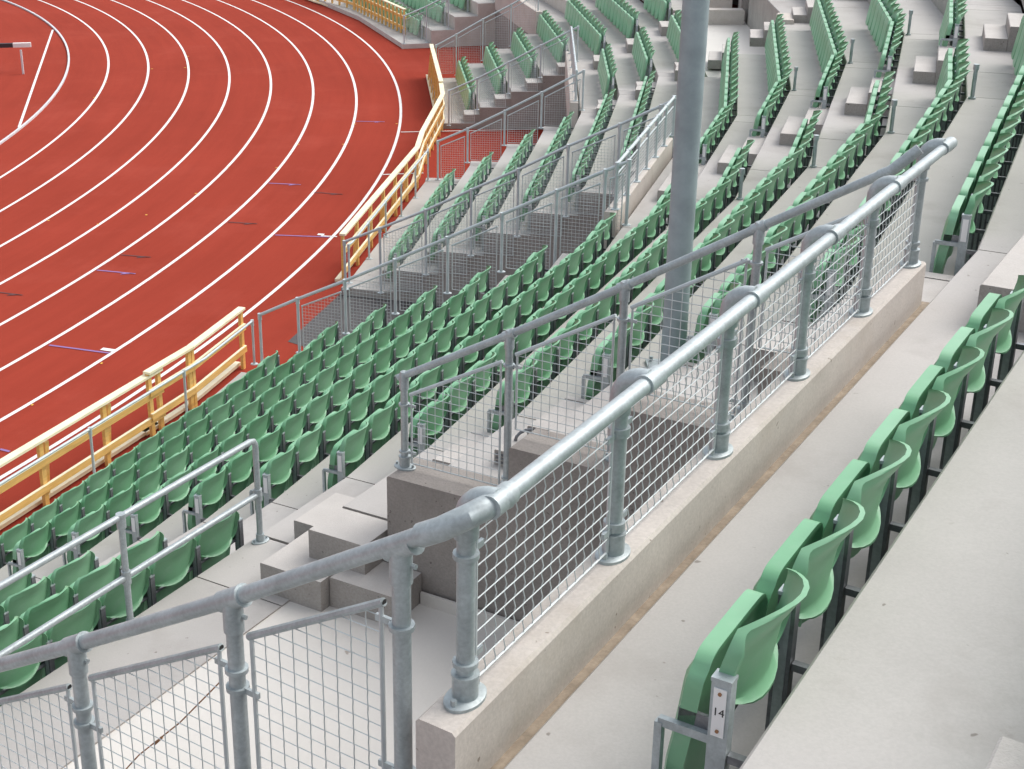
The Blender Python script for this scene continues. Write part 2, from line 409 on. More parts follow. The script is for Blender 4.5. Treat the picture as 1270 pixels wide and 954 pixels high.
# parapet curb above each entrance
def parapet(a0, a1, idx_in, idx_out, zb, zt, label, slope_end=0):
    m = MB().use('curb'); c = .012; ci = c / DR
    loft(m, a0, a1, [(idx_in, zb), (idx_in, zt - c), (idx_in + ci, zt), (idx_out - ci, zt), (idx_out, zt - c), (idx_out, zb)], 0)
    return tag(m.build('parapet_wall'), label, 'parapet', 'low concrete parapets above the entrances')
parapet(-34.68, -29.66, 9.735, 9.915, 4.6, 6.05, 'long foreground concrete parapet carrying the thick steel rail')
parapet(-20.35, -15.75, 3.70, 3.90, 2.0, ZT[4] + .2, 'concrete parapet above the middle red passage left of the tall pole')
parapet(-7.0, -.3, .70, .92, 1.2, ZT[1] + .2, 'narrow concrete parapet above the far red passage')
parapet(6.8, 13.3, .70, .92, 1.2, ZT[1] + .2, 'farthest concrete parapet at the top edge of the view')
gt = MB().use('gutter'); loft(gt, -34.9, -29.6, [(9.9, 5.5), (9.9, 5.79), (10.01, 5.79), (10.01, 5.5)], 0)
tag(gt.build('gutter'), 'narrow brown dirt-filled gutter along the foot of the foreground parapet', 'gutter')
gt = MB().use('coat'); loft(gt, -34.9, -29.6, [(9.995, 3.2), (9.995, ZT[10] - .4), (10.2, ZT[10] - .4), (10.2, 3.2)], 0)

# walls of the far upper entrance (top of the view, right of the pole)
def wall_seg(a0, a1, i0, i1, zb, zt, name, label, mt='curb'):
    m = MB().use(mt); loft(m, a0, a1, [(i0, zb), (i0, zt - .02), (i0 + .03, zt), (i1 - .03, zt), (i1, zt - .02), (i1, zb)], 0)
    return tag(m.build(name), label, 'wall')
wall_seg(13.28, 13.62, .75, 7.0, -.05, 5.2, 'side_wall', 'tall pale grey concrete wall behind the farthest railing at the top', 'coat')
wall_seg(-2.45, -2.1, 4.3, 5.9, 2.6, ZT[4] + .28, 'side_wall', 'long low pale concrete wall beside the far upper entrance')
wall_seg(-.7, -.4, 4.6, 5.8, 2.6, ZT[4] + .30, 'side_wall', 'second low concrete wall behind the far upper entrance')
wall_seg(-2.5, -1.2, 6.0, 6.4, 2.6, ZT[6] + .5, 'side_wall', 'dark grey concrete end wall of the far upper entrance', 'wall')
wall_seg(-8.6, -7.7, 5.9, 6.3, 2.6, ZT[5] + .55, 'side_wall', 'small pale concrete corner wall at the far seats', 'curb')

# ------------------------------------------------------------------ yellow timber barriers
def barrier(pts, label, h=.95, spacing=1.25, face=False, top='woodtop', off=0.0, dbl=True):
    pts = [Vector((p.x, p.y, 0)) for p in pts]
    root = empty('timber_barrier', pts[0], label, 'barrier', 'yellow timber barriers along the track')
    for a, b in zip(pts, pts[1:]):
        d = (b - a).normalized(); s = Vector((d.y, -d.x, 0)); L = (b - a).length
        new(top).bar(a + UP * h, b + UP * h, .115, .035).build('top_rail', root)
        for z in (h - .30, h - .66):
            m = new('wood' if not face else 'wood').bar(a + UP * z + s * .03, b + UP * z + s * .03, .04, .095)
            m.use('woodtop').bar(a + UP * (z + .049) + s * .03, b + UP * (z + .049) + s * .03, .042, .006)
            m.build('rail', root)
        m = new('woodtop').bar(a + UP * .06 - s * .12, b + UP * .06 - s * .12, .09, .05)
        m.build('foot_board', root)
        n = max(1, round(L / spacing))
        for i in range(n + 1):
            p = a + d * (L * i / n)
            pp = p + (d * .045 if i == 0 else -d * .045 if i == n else Vector())
            m = new('wood').bar(pp + UP * .0 - s * .01, pp + UP * (h - .02) - s * .01, .05, .075, up=d)
            m.build('post', root)
            if dbl and 0 < i < n:
                q = pp + d * .16
                new('wood').bar(q - s * .13, q + UP * (h - .1) - s * .05, .04, .07, up=d).build('brace', root)
        if face:
            for i in range(int(L / .2)):
                p = a + d * (.1 + i * .2)
                new('wood').bar(p + UP * .03 + s * .0, p + UP * (h - .03), .03, .17, up=d).build('face_board', root)
    return root
def bl(az0, az1, idx=-3.5):
    st = stations(az0, az1); return [P(a, idx) for a in st]
barrier(bl(-33.5, -22.6), 'long yellow timber barrier in the lower left beside the red track', .93)
barrier(bl(-23.0, -19.72, -3.47), 'short yellow timber barrier overlapping the long one, ending at the middle passage', .99)
barrier(bl(-14.8, -5.3, -3.45), 'yellow timber barrier bending between the middle and the far passage', .93, 1.05)
barrier([P(-5.3, -3.45), at(549, 162, 0), at(547, 147, 0)], 'short upright bend of yellow timber barrier before the far passage', .93, .7)
barrier([at(547, 147, 0), at(535, 96, 0)], 'solid boarded yellow barrier section closing the far passage', .98, .9, face=True)
barrier([at(502.5, 48.5, 0), at(440, 17.5, 0)], 'yellow ladder-like timber barrier far left of the far seats', 1.0, .42, dbl=False)
barrier([at(440, 17.0, 0), at(395, 4, 0), at(340, -16, 0)], 'farthest yellow timber barrier at the top edge of the view', 1.0, .6, dbl=False)

# ------------------------------------------------------------------ steel railings
def arc(c, a, b, r, n=6):
    "quarter bend from c + a*r to c + b*r around the corner c"
    ctr = c + (a + b) * r
    return [ctr - b * r * math.cos(t) - a * r * math.sin(t) for t in [math.pi / 2 * k / n for k in range(n + 1)]]
def mesh_panel(root, A, B, zb, ta, tb, pitch=.055, wr=.0022, fr=.008, crimp=0, top_r=.012, m='wire', rusty=False):
    "welded mesh infill: A,B horizontal positions, bottom height zb (or pair), tops ta, tb"
    zb0, zb1 = zb if isinstance(zb, tuple) else (zb, zb)
    A = Vector((A.x, A.y, 0)); B = Vector((B.x, B.y, 0)); d = B - A; L = d.length; d.normalize(); s = Vector((d.y, -d.x, 0))
    mb = MB().use(m)
    def pt(u, z): return A + d * u + UP * z
    mb.tube([pt(0, zb0), pt(L, zb1)], fr * .7, 5); mb.tube([pt(0, zb0), pt(0, ta)], fr, 6); mb.tube([pt(L, zb1), pt(L, tb)], fr, 6)
    nv = max(2, int(L / pitch))
    for i in range(1, nv):
        u = L * i / nv; z0 = zb0 + (zb1 - zb0) * u / L; z1 = ta + (tb - ta) * u / L
        if crimp:
            n = max(2, int((z1 - z0) / (pitch / 2))); pts = []
            for k in range(n * 2 + 1):
                z = z0 + (z1 - z0) * k / (n * 2)
                pts.append(pt(u + crimp * .6 * math.sin(math.pi * k / 2), z) + s * crimp * .5 * math.sin(math.pi * k / 2))
            mb.tube(pts, wr, 5, False)
        else: mb.tube([pt(u, z0), pt(u, z1)], wr, 4, False)
    z = min(zb0, zb1) + pitch; zt = max(ta, tb); par = (abs(zb0 - zb1) > .05)
    def span(zz, slope=0.0):
        # part of the line at height zz inside the trapezoid
        lo, hi = 0.0, L
        N = 60; us = [L * k / N for k in range(N + 1)]
        ok = [u for u in us if zb0 + (zb1 - zb0) * u / L <= zz + slope * u <= ta + (tb - ta) * u / L]
        return (min(ok), max(ok)) if ok else None
    sl = (zb1 - zb0) / L
    if par: z = zb0 + pitch; zt = max(ta, tb - sl * L)
    while z < zt - .01:
        sp_ = span(z, sl if par else 0)
        if sp_ and sp_[1] - sp_[0] > .05:
            sll = sl if par else 0
            mb.tube([pt(sp_[0], z + sll * sp_[0]) + s * wr, pt(sp_[1], z + sll * sp_[1]) + s * wr], wr * 1.1, 4, False)
        z += pitch
    mb.use('galv' if crimp else 'galv_far').tube([pt(-.01, ta), pt(L + .01, tb)], top_r, 8)
    if crimp:
        for e, sg, zz in ((pt(-.012, ta), -1, 0), (pt(L + .012, tb), 1, 0)):
            mb.use('ink_bore').tube([e, e + d * sg * .0015], top_r * .72, 10)  # black discs paint the dark inside of the open tube ends
    o = mb.build('mesh_panel', root, smooth=True)
    if rusty:
        r_ = MB().use('rust'); r_.tube([pt(.005, ta - .14) + s * .01, pt(L * .35, ta - .14 + (tb - ta - .36) * .36) + s * .013, pt(L * .7, ta - .14 + (tb - ta - .36) * .68) + s * .012, pt(L - .005, tb - .50) + s * .01], .0028, 5)
        r_.tube([pt(L * .5, ta - .14 + (tb - ta - .36) * .5) + s * .012, pt(L * .56, ta - .14 + (tb - ta - .36) * .56) + s * .012], .0055, 5)
        r_.build('rusty_wire', root)
    return o
def railing(tops, zbs, label, group, r=.024, base_h=True, mesh=True, mat_='galv_far', panel_from=0, inset=.07, droptop=.14, lower=None):
    "tops: 3D points along the top rail; zbs: base heights of the posts"
    root = empty('steel_railing', (tops[0].x, tops[0].y, zbs[0]), label, 'railing', group)
    new(mat_).tube(tops, r, 10).build('top_rail', root, smooth=True)
    for p, zb in zip(tops, zbs):
        if zb is None: continue
        m = new(mat_).tube([(p.x, p.y, zb), (p.x, p.y, p.z)], r * .95, 10)
        m.tube([(p.x, p.y, p.z - .075), (p.x, p.y, p.z + r * 1.05)], r * 1.3, 10)
        po = m.build('post', root, smooth=True)
        new(mat_).disc((p.x, p.y, zb), .06, .045, Vector((1, 0, 0)), Vector((0, 1, 0)), .014, 12).build('base_flange', po, smooth=True)
    if mesh:
        for k in range(panel_from, len(tops) - 1):
            if zbs[k] is None and zbs[k + 1] is None: continue
            a, b = tops[k], tops[k + 1]; h = Vector((b.x - a.x, b.y - a.y, 0)); L = h.length; h.normalize()
            if L < .3: continue
            A = a + h * inset; B = b - h * inset; sl = (b.z - a.z) / L
            zb = max(z for z in (zbs[k], zbs[k + 1]) if z is not None) if lower is None else lower
            zb0 = (zbs[k] if zbs[k] is not None else zbs[k + 1])
            mesh_panel(root, A, B, zb0 + .07, a.z + sl * inset - droptop, b.z - sl * inset - droptop, pitch=.05, wr=.0022, m='wire')
    return root
def zt_of(i): return ZT[max(-3, int(math.floor(i + .001)))]

GR = 'radial steel railings of the red passages'
def side_rail(pxs, az, label, pf=0, skipfirst=False):
    T = [at_az(x, y, az) for x, y in pxs]; zb = []
    for k, p in enumerate(T):
        i, _ = to_idx(p); zb.append(ZT[-3] if i < -2.6 else zt_of(i + .12))
    return railing(T, zb, label, GR, panel_from=pf)
side_rail([(322, 390.8), (369, 371), (427.5, 348.5), (489.6, 323), (555, 295.5), (622.7, 266), (690.7, 237), (751, 212), (780.5, 200)], -20.2,
          'steel mesh railing on the near side of the middle red passage', 1)
side_rail([(427, 300), (471, 283.5), (528, 261), (584.5, 235.6), (643, 210.5), (705, 181), (769, 154.6), (820, 131.5), (837, 124)], -15.6,
          'steel mesh railing on the far side of the middle red passage', 1)
side_rail([(543, 175.5), (580, 160), (626, 138), (672, 115), (724, 88)], -6.8, 'steel mesh railing on the near side of the far red passage')
side_rail([(556.6, 113), (592, 97.5), (631, 77.6), (671, 56.6), (717, 33.5)], -.6, 'steel railing on the far side of the far red passage')
side_rail([(541, 56.6), (566, 43), (599, 24), (634, 6), (668, -14)], 7.0, 'steel railing at the farthest seats in front of the grey wall')
side_rail([(501, 20), (529, 8), (556, -6)], 13.5, 'short steel railing at the top edge beside the yellow ladder barrier')
def curb_rail(a0, a1, idx, zrail, zb, n, label, ro=.03):
    T = [P(a0 + (a1 - a0) * k / n, idx, zrail) for k in range(n + 1)]
    root = railing(T, [zb] * (n + 1), label, 'steel railings standing on the far parapets')
    # bent post heads
    for t in T:
        az = to_idx(t)[1]; o_ = outward(az)
    return root
curb_rail(-20.2, -15.6, 3.85, 3.88, ZT[4] + .2, 6, 'steel mesh railing on the parapet just left of the tall pole')
curb_rail(-6.8, -.6, .85, 2.64, ZT[1] + .2, 6, 'steel railing seen end-on along the far narrow parapet')
# thin fences on the front edge of the stand
def front_fence(az0, az1, n, label):
    st = [az0 + (az1 - az0) * k / n for k in range(n + 1)]
    pts = sorted(set(st + [k for k in KS if az0 < k < az1])); T = [P(a, -3.17, .86) for a in pts]
    return railing(T, [ZT[-3] if any(abs(a - s) < 1e-6 for s in st) else None for a in pts], label, 'thin steel front fences', r=.02, mesh=False)
front_fence(-32.3, -19.9, 5, 'thin steel fence rail behind the lower left yellow barrier')
front_fence(-15.2, -6.9, 5, 'thin steel fence rail behind the bending yellow barrier')

# near left double rail on the landing edge
root = empty('steel_railing', P(-30.0, 4.10, ZT[4]), 'double steel tube handrail on the landing edge behind the lower left seats', 'railing')
azs = [-36.0, -34.2, -32.9, -31.52, -29.99]
top = [P(a, 4.10, 3.95) for a in [-38.5] + azs]; lowr = [P(a, 4.10, 3.48) for a in [-38.5] + azs]
d = (top[-1] - top[-2]).normalized()
m = new('galv').tube(top[:-1] + [top[-1] - d * .06] + [top[-1] - d * .02 - UP * .012, top[-1] - UP * .05], .024, 12); m.build('top_rail', root, smooth=True)
new('galv').tube(lowr, .024, 12).build('middle_rail', root, smooth=True)
for a in azs:
    p = P(a, 4.10, ZT[4]); m = new('galv').tube([p, p + UP * .83], .024, 12)
    m.tube([p + UP * .36, p + UP * .46], .034, 12)
    if a != azs[-1]: m.tube([p + UP * .80, p + UP * .905], .034, 12)
    po = m.build('post', root, smooth=True)
    m = new('galv').disc(p, .075, .05, Vector((.8, .6, 0)), Vector((-.6, .8, 0)), .012); m.tube([p, p + UP * .07], .033, 12)
    for s in (-1, 1): m.tube([p + Vector((.8, .6, 0)) * .055 * s, p + Vector((.8, .6, 0)) * .055 * s + UP * .03], .008, 6)
    m.build('base_flange', po, smooth=True)

# ---- inner rail on the stepped side wall
def flange(p, root, ang, sx=.085, sy=.058):
    ax = Vector((math.cos(ang), math.sin(ang), 0)); ay = Vector((-ax.y, ax.x, 0))
    m = new('galv').disc(p, sx, sy, ax, ay, .014, 24); m.tube([p + UP * .01, p + UP * .085], .041, 16); m.tube([p + UP * .085, p + UP * .095], .044, 16)
    for s in (-1, 1): m.tube([p + ax * .066 * s, p + ax * .066 * s + UP * .034], .010, 6)
    return m.build('base_flange', root, smooth=True)
def clamp(mb, p, z, d, r=.034):
    "mesh clip: ring round the post and a small lug"
    c = Vector((p.x, p.y, z)); mb.tube([c - UP * .008, c + UP * .008], r + .006, 14)
    mb.box(c + d * (r + .03), d, Vector((-d.y, d.x, 0)), UP, .06, .012, .022)
pin = [(501, 466), (632, 415), (775, 355), (942, 282)]
T = [at_az(x, y, -29.9) for x, y in pin]; E_ = at_az(1105, 212, -29.9)
root = empty('steel_railing', (T[0].x, T[0].y, ZT[6]), 'thick steel mesh railing climbing the stepped dark side wall', 'railing', 'thick steel railings round the near entrance')
d0 = (T[1] - T[0]).normalized()
tail = P(-29.86, 9.83, 6.745)
m = new('galv').tube([T[0] - d0 * .05] + T + [E_ - d0 * .1, E_, (E_ + tail) / 2 + UP * .0, tail], .0265, 14)
for t in T[1:]: m.tube([t - d0 * .045, t + d0 * .045], .034, 14)
m.tube([E_ - d0 * .07, E_, (E_ + tail) / 2, tail], .0315, 14)
m.build('top_rail', root, smooth=True)
hz = Vector((d0.x, d0.y, 0)).normalized()
for k, t in enumerate(T):
    zb = ZT[(6, 6, 7, 8)[k]] + .002
    m = new('galv').tube([(t.x, t.y, zb), (t.x, t.y, t.z)], .0265, 14); m.tube([(t.x, t.y, t.z - .1), (t.x, t.y, t.z + .005), (t.x, t.y, t.z + .03), (t.x, t.y, t.z + .038)], .034, 14, radii=[.034, .034, .026, .010])
    for zz in (zb + .13, t.z - .22): clamp(m, t, zz, hz if k < 3 else -hz)
    po = m.build('post', root, smooth=True); flange(Vector((t.x, t.y, zb)), po, math.atan2(hz.y, hz.x))
seq = T + [E_]
for k in range(4):
    a, b = seq[k], seq[k + 1]; L = math.hypot(b.x - a.x, b.y - a.y); sl = (b.z - a.z) / L
    A = a + hz * .06; B = b - hz * .06
    mesh_panel(root, A, B, ZT[6 + k] + .05, a.z + sl * .06 - .17, b.z - sl * .06 - .17, pitch=.06, wr=.0026, crimp=0, top_r=.014)

# ---- foreground parapet rail with swan-neck posts
GNEAR = 'thick steel railings round the near entrance'
root = empty('steel_railing', P(-34.52, 9.83, 6.05), 'thick foreground steel mesh railing with swan-neck posts on the long parapet', 'railing', GNEAR)
RIDX, RZ = 9.955, 6.75
corner = P(-34.66, 9.9, 6.735)
railpts = [P(-34.50, RIDX, RZ), P(-33, RIDX, RZ - .005), P(-31, RIDX, RZ - .01), P(-29.66, RIDX, RZ - .015)]
m = new('galv').tube([corner + (railpts[0] - corner) * .35] + railpts, .0285, 18)
dr = (railpts[-1] - railpts[-2]).normalized()
m.tube([railpts[-1] - dr * .02, railpts[-1] + dr * .06], .036, 18); m.tube([railpts[-1] + dr * .06, railpts[-1] + dr * .075], .031, 18)
m.build('top_rail', root, smooth=True)
paz = [-34.52, -33.52, -32.55, -31.61, -30.65, -29.75]
oo = outward(-32)
tt = Vector((-math.sin(R(-32.34)), math.cos(R(-32.34)), 0))
for k, a in enumerate(paz):
    b = P(a, 9.83, 6.05)
    m = new('galv').tube([b, b + UP * .64], .0285, 16)
    m.tube([b + UP * .56, b + UP * .62], .038, 16)
    c = b + UP * .705
    pts = [b + UP * .60] + [b + UP * (.705 - .085) + UP * (.085 * math.sin(t)) + oo * (.085 * (1 - math.cos(t))) for t in [math.pi / 2 * j / 7 for j in range(8)]] + [b + UP * .705 + oo * .10]
    m.tube(pts, .037, 16)
    rp = b + UP * .70 + oo * .10
    for zz in (.13, .50):
        clamp(m, b, 6.05 + zz, tt if k < 5 else -tt)
        if 0 < k < 5: clamp(m, b, 6.05 + zz - .015, -tt)
    po = m.build('post', root, smooth=True)
    flange(b, po, math.atan2(tt.y, tt.x) + .0)
    s = P(a, RIDX, RZ - .01 * (k / 5)); m2 = new('galv').tube([s - tt * .055 + tt * .02, s + tt * .075], .0365, 18); m2.build('sleeve', po, smooth=True)
for k in range(5):
    a, b = P(paz[k], 9.83, 0), P(paz[k + 1], 9.83, 0)
    mesh_panel(root, a + tt * .055, b - tt * .055, 6.05 + .035, 6.05 + .585, 6.05 + .585, pitch=.057, wr=.0023, crimp=.0042, top_r=.0135, fr=.007)

# ---- near descending rail
root = empty('steel_railing', P(-34.65, 9.6, 4.0), 'thick foreground steel mesh railing sloping down to the lower left corner', 'railing', GNEAR)
px = [(570, 654), (497, 677), (288, 742.5), (94, 799.5), (-100, 852)]
T = [at_az(x, y, -34.65) for x, y in px]
sl = (T[3].z - T[1].z) / math.hypot(T[3].x - T[1].x, T[3].y - T[1].y)
hz = Vector((T[3].x - T[1].x, T[3].y - T[1].y, 0)).normalized()
dd = (T[3] - T[1]).normalized()
bend = [T[0] + (railpts[0] - T[0]) * t for t in (0.05,)]
start = corner
m = new('galv').tube([start + dd * .1, T[2], T[3], T[4]], .0285, 18)
el = [corner + dd * .14, corner + dd * .06, corner + (railpts[0] - corner) * .25 + UP * .004, corner + (railpts[0] - corner) * .75, corner + (railpts[0] - corner) * 1.15]
m.tube(el, .0365, 18)
m.build('top_rail', root, smooth=True)
for k in (1, 2, 3, 4):
    t = T[k]; b = Vector((t.x, t.y, t.z - 1.9))
    m = new('galv').tube([b, Vector((t.x, t.y, t.z - .04))], .0285, 16)
    m.tube([(t.x, t.y, t.z - .12), (t.x, t.y, t.z)], .035, 16)
    m.tube([t - dd * .055, t + dd * .055], .0365, 18); m.tube([t - dd * .062, t - dd * .055], .0395, 18)
    m.tube([(t.x - .03, t.y + .03, t.z - .06), (t.x + .045, t.y - .02, t.z - .06)], .009, 6)
    for zz in (.27, .80): clamp(m, t, t.z - zz, hz if k > 1 else hz); clamp(m, t, t.z - zz + .03 - .1, -hz) if k > 1 else None
    m.build('post', root, smooth=True)
for k in (1, 2, 3):
    a, b = T[k], T[k + 1]; A = a + hz * .075; B = b - hz * .075
    mesh_panel(root, A, B, min(a.z, b.z) - 1.5, a.z + sl * .075 - .135 - .03, b.z - sl * .075 - .135 - .03, pitch=.057, wr=.0023, crimp=.0042, top_r=.014, rusty=(k == 2))

# ------------------------------------------------------------------ tall steel pole
b = at(833.5, 460, ZT[7]); root = empty('steel_pole', b, 'tall thick galvanised steel pole rising beyond the top of the view', 'pole')
new('galv_pole').tube([b, b + UP * 3, b + UP * 8.5], .112, 40, radii=[.093, .0915, .088]).build('shaft', root, smooth=True)
m = new('galv').box(b + UP * .012, Vector((1, 0, 0)), Vector((0, 1, 0)), UP, .36, .36, .024)
for sx in (-1, 1):
    for sy in (-1, 1): m.tube([b + Vector((sx * .14, sy * .14, .02)), b + Vector((sx * .14, sy * .14, .06))], .014, 6)
m.build('base_plate', root)
# short aisle posts where the rows bend
for n_, (az, i) in enumerate([(-15.15, 6), (-15.15, 7), (-21.75, 6), (-21.75, 7), (-21.85, 9), (-21.75, 8), (-15.15, 8)]):
    p = P(az, i + .08, ZT[i])
    m = new('galv').tube([p, p + UP * .33], .022, 10); m.tube([p + UP * .31, p + UP * .37], .032, 10); m.tube([p, p + UP * .02], .04, 10)
    tag(m.build('guide_post', smooth=True), 'short steel post at the bend of the %s tread, %s joint' % (['fourth','fifth','sixth','seventh','eighth','ninth','tenth','eleventh'][i-3], 'nearer' if az < -20 else 'farther'), 'post', 'short steel posts at the tread joints')
# small vented hatch with a curved handle beside the dark wall
p = P(-29.3, 6.35, ZT[6]); root = empty('vent_box', p, 'low vented concrete box with a dark curved handle behind the inner rail', 'vent box')
m = MB(); block(m, -29.52, -28.95, 6.35, 6.75, ZT[6], ZT[6] + .12); m.build('box', root)
m = MB().use('darkgalv')
for k in range(3): m.bar(P(-29.525, 6.37, ZT[6] + .03 + k * .03), P(-29.525, 6.73, ZT[6] + .03 + k * .03), .012, .012)
m.build('vent_slot', root)
c = P(-29.25, 6.55, ZT[6] + .12); m = MB().use('darkgalv'); m.tube([c + Vector((math.cos(t) * .12, 0, math.sin(t) * .09)) for t in [math.pi * k / 8 for k in range(9)]], .012, 8); m.build('handle', root, smooth=True)

# ------------------------------------------------------------------ steeplechase barrier on the infield
z = .73; a = at(38, 58, z); 
bx = at(38.5, 58, z); ax_ = at(16.5, 58.6, z); farp = ax_ + (ax_ - bx).normalized() * 3.4
root = empty('steeplechase_barrier', (ax_.x, ax_.y, 0), 'black and white steeplechase barrier beam on a thin leg on the infield', 'barrier')
new('line').bar(ax_ + UP * .06, bx + UP * .06, .13, .127).build('white_beam_end', root)
new('black').bar(farp + UP * .06, ax_ + UP * .06, .125, .125).build('beam', root)
lp = at(29, 92, 0)
top_ = ax_ + (bx - ax_) * .42
m = new('kerb').bar((lp.x, lp.y, 0), (lp.x, lp.y, .73), .05, .05, up=Vector((1, 0, 0))); m.build('leg', root)
dleg = (ax_ - bx).normalized() * 2.9
new('kerb').bar(Vector((lp.x, lp.y, 0)) + dleg, Vector((lp.x, lp.y, .73)) + dleg, .05, .05, up=Vector((1, 0, 0))).build('leg', root)

# ------------------------------------------------------------------ seats
def shell(xs, vs_, half, zf, yf, yr):
    "closed thin solid over a (u,v) grid. half(v): half width, zf(u,v), yf/yr front and rear depth"
    nu, nv = len(xs), len(vs_); V = []; Fc = []
    for side in (0, 1):
        for v in vs_:
            for u in xs:
                V.append((u * half(v), (yf if side == 0 else yr)(u, v), zf(u, v)))
    def id_(s, i, j): return s * nu * nv + j * nu + i
    for j in range(nv - 1):
        for i in range(nu - 1):
            Fc.append((id_(0, i, j), id_(0, i + 1, j), id_(0, i + 1, j + 1), id_(0, i, j + 1)))
            Fc.append((id_(1, i, j + 1), id_(1, i + 1, j + 1), id_(1, i + 1, j), id_(1, i, j)))
    for i in range(nu - 1):
        for j in (0, nv - 1): Fc.append((id_(0, i, j), id_(0, i + 1, j), id_(1, i + 1, j), id_(1, i, j)))
    for j in range(nv - 1):
        for i in (0, nu - 1): Fc.append((id_(0, i, j), id_(0, i, j + 1), id_(1, i, j + 1), id_(1, i, j)))
    return V, Fc
def sm(x, a, b):
    t = min(1, max(0, (x - a) / (b - a))); return t * t * (3 - 2 * t)
def seat_meshes(hi=True):
    xs = [-1, -.965, -.9, -.82, -.72, -.5, -.25, 0, .25, .5, .72, .82, .9, .965, 1] if hi else [-1, -.84, -.5, 0, .5, .84, 1]
    vv = [0, .03, .08, .15, .3, .5, .7, .82, .9, .95, .98, 1] if hi else [0, .12, .5, .86, 1]
    # backrest, z .43-.86 ; wraps forward (-y) at the sides, rim turned to the rear
    def half(v):
        T = [(0, .175), (.03, .192), (.08, .208), (.15, .222), (.3, .236), (.5, .241), (.7, .239), (.82, .232), (.9, .221), (.95, .209), (.98, .196), (1, .182)]
        for (a, p), (b, q) in zip(T, T[1:]):
            if v <= b: return p + (q - p) * (v - a) / (b - a)
        return .158
    def zf(u, v): return .425 + .335 * v - .045 * (abs(u) ** 2.4) * sm(v, .3, 1.0) + .05 * (abs(u) ** 2.4) * (1 - v) ** 2
    def curve(u, v): return -.130 - .055 * abs(u) ** 2.2 + .040 * v + (.060 * (1 - .8 * abs(u) ** 1.8) - .008) * sm(v, .55, 1.0)
    def rim(u, v):
        side = 1 - sm(1 - abs(u), .03, .11); bot = .75 * (1 - sm(v, .02, .10)); top = .28 * (1 - sm(1 - v, .01, .05))
        return max(side * (1 - .55 * sm(v, .80, 1.0)), bot, top)
    back = shell(xs, vv, half, zf, lambda u, v: curve(u, v) - .004, lambda u, v: curve(u, v) + .002 + .036 * rim(u, v))
    # seat pan folded up, z .16-.74
    def half2(v): return .241 * (1 - .13 * sm(v, .88, 1) ** 2 - .30 * sm(1 - v, .70, 1.0) ** 1.6)
    def zf2(u, v): return .12 + .50 * v - .02 * (1 - abs(u) ** 2) * (v < .2) - .028 * abs(u) ** 9 * sm(v, .75, 1)
    def yc(u, v): return -.235 + .040 * v - .03 * (1 - v) ** 2
    def edge2(u, v): return 1 - sm(min(1 - abs(u), (1 - v) * .9, v + .1), .02, .14)
    pan = shell(xs, vv, half2, zf2, lambda u, v: yc(u, v) - .072 + .017 * edge2(u, v),
                lambda u, v: yc(u, v) - .024 + .018 * edge2(u, v) + .02 * (1 - v) * (1 - u * u))
    return back, pan
backH, panH = seat_meshes(True); backL, panL = seat_meshes(False)
def mk(vf, mname, nm):
    m = MB().use(mname).add(*vf); return m.mesh(nm, smooth=True, angle=50)
me_back, me_pan = mk(backH, 'green', 'backrest'), mk(panH, 'greenpan', 'seat_pan')
X, Y = Vector((1, 0, 0)), Vector((0, 1, 0))
def post_mb(x, n='darkgalv', top='galv', end=False):
    m = MB().use('galv' if end else 'darkgalv'); m.box((x, -.145, .30), X, Y, UP, .042, .055, .60)
    m.use('galv').box((x, -.145, .602), X, Y, UP, .046, .059, .012)
    if not end:
        m.use('galv').box((x + .0225, -.145, .30), X, Y, UP, .003, .03, .58)
    m.use('darkgalv').box((x, -.06, .36), X, Y, UP, .025, .11, .025)
    return m
me_post = post_mb(-.25).mesh('support_post')
m = post_mb(.25, end=True)
me_endpost = m.mesh('end_post')
m = MB().use('galv').box((.25, -.235, .40), X, Y, UP, .020, .17, .026); m.box((.25, -.318, .20), X, Y, UP, .026, .022, .40); me_arm = m.mesh('end_bracket')
m = MB().use('plate').box((.2735, -.145, .505), X, Y, UP, .004, .036, .15); me_plate = m.mesh('number_plate')
m = MB().use('darkgalv').tube([(-.25, -.165, .42), (.25, -.165, .42)], .013, 8)
for s in (-1, 1): m.box((s * .235, -.215, .43), X, Y, UP, .012, .11, .05)
me_hinge = m.mesh('hinge_bar', smooth=True)

ORD = ['', 'first', 'second', 'third', 'fourth', 'fifth', 'sixth', 'seventh', 'eighth', 'ninth', 'tenth', 'eleventh', 'twelfth', 'thirteenth', 'fourteenth', 'fifteenth', 'sixteenth', 'seventeenth', 'eighteenth', 'nineteenth', 'twentieth',
       'twenty-first', 'twenty-second', 'twenty-third', 'twenty-fourth', 'twenty-fifth', 'twenty-sixth', 'twenty-seventh', 'twenty-eighth', 'twenty-ninth', 'thirtieth', 'thirty-first', 'thirty-second', 'thirty-third', 'thirty-fourth', 'thirty-fifth', 'thirty-sixth', 'thirty-seventh', 'thirty-eighth', 'thirty-ninth', 'fortieth']
def ordn(n): return ORD[n] if n < len(ORD) else 'far'
PITCH = .497
segs = []   # (row j, az0, az1, start side, block phrase)
for j in range(-3, 4):
    segs.append((j, -50, -30.02, 'hi', 'lower left block'))
    segs.append((j, -28.53, -20.55, 'lo', 'block behind yellow barrier'))
    if j <= 0:
        segs.append((j, -15.15, -8.35, 'lo', 'block past middle passage'))
        segs.append((j, .75, 6.3, 'lo', 'block past far passage'))
        segs.append((j, 14.4, 27.5, 'lo', 'farthest block by the ladder barrier'))
    else:
        segs.append((j, -15.15, -7.75, 'lo', 'block past middle passage'))
        segs.append((j, -6.15, -2.15, 'lo', 'block above the far passage'))
        segs.append((j, -.4, 6.3, 'lo', 'block past far passage'))
        if j > 1: segs.append((j, 8, 20, 'lo', 'farthest upper block'))
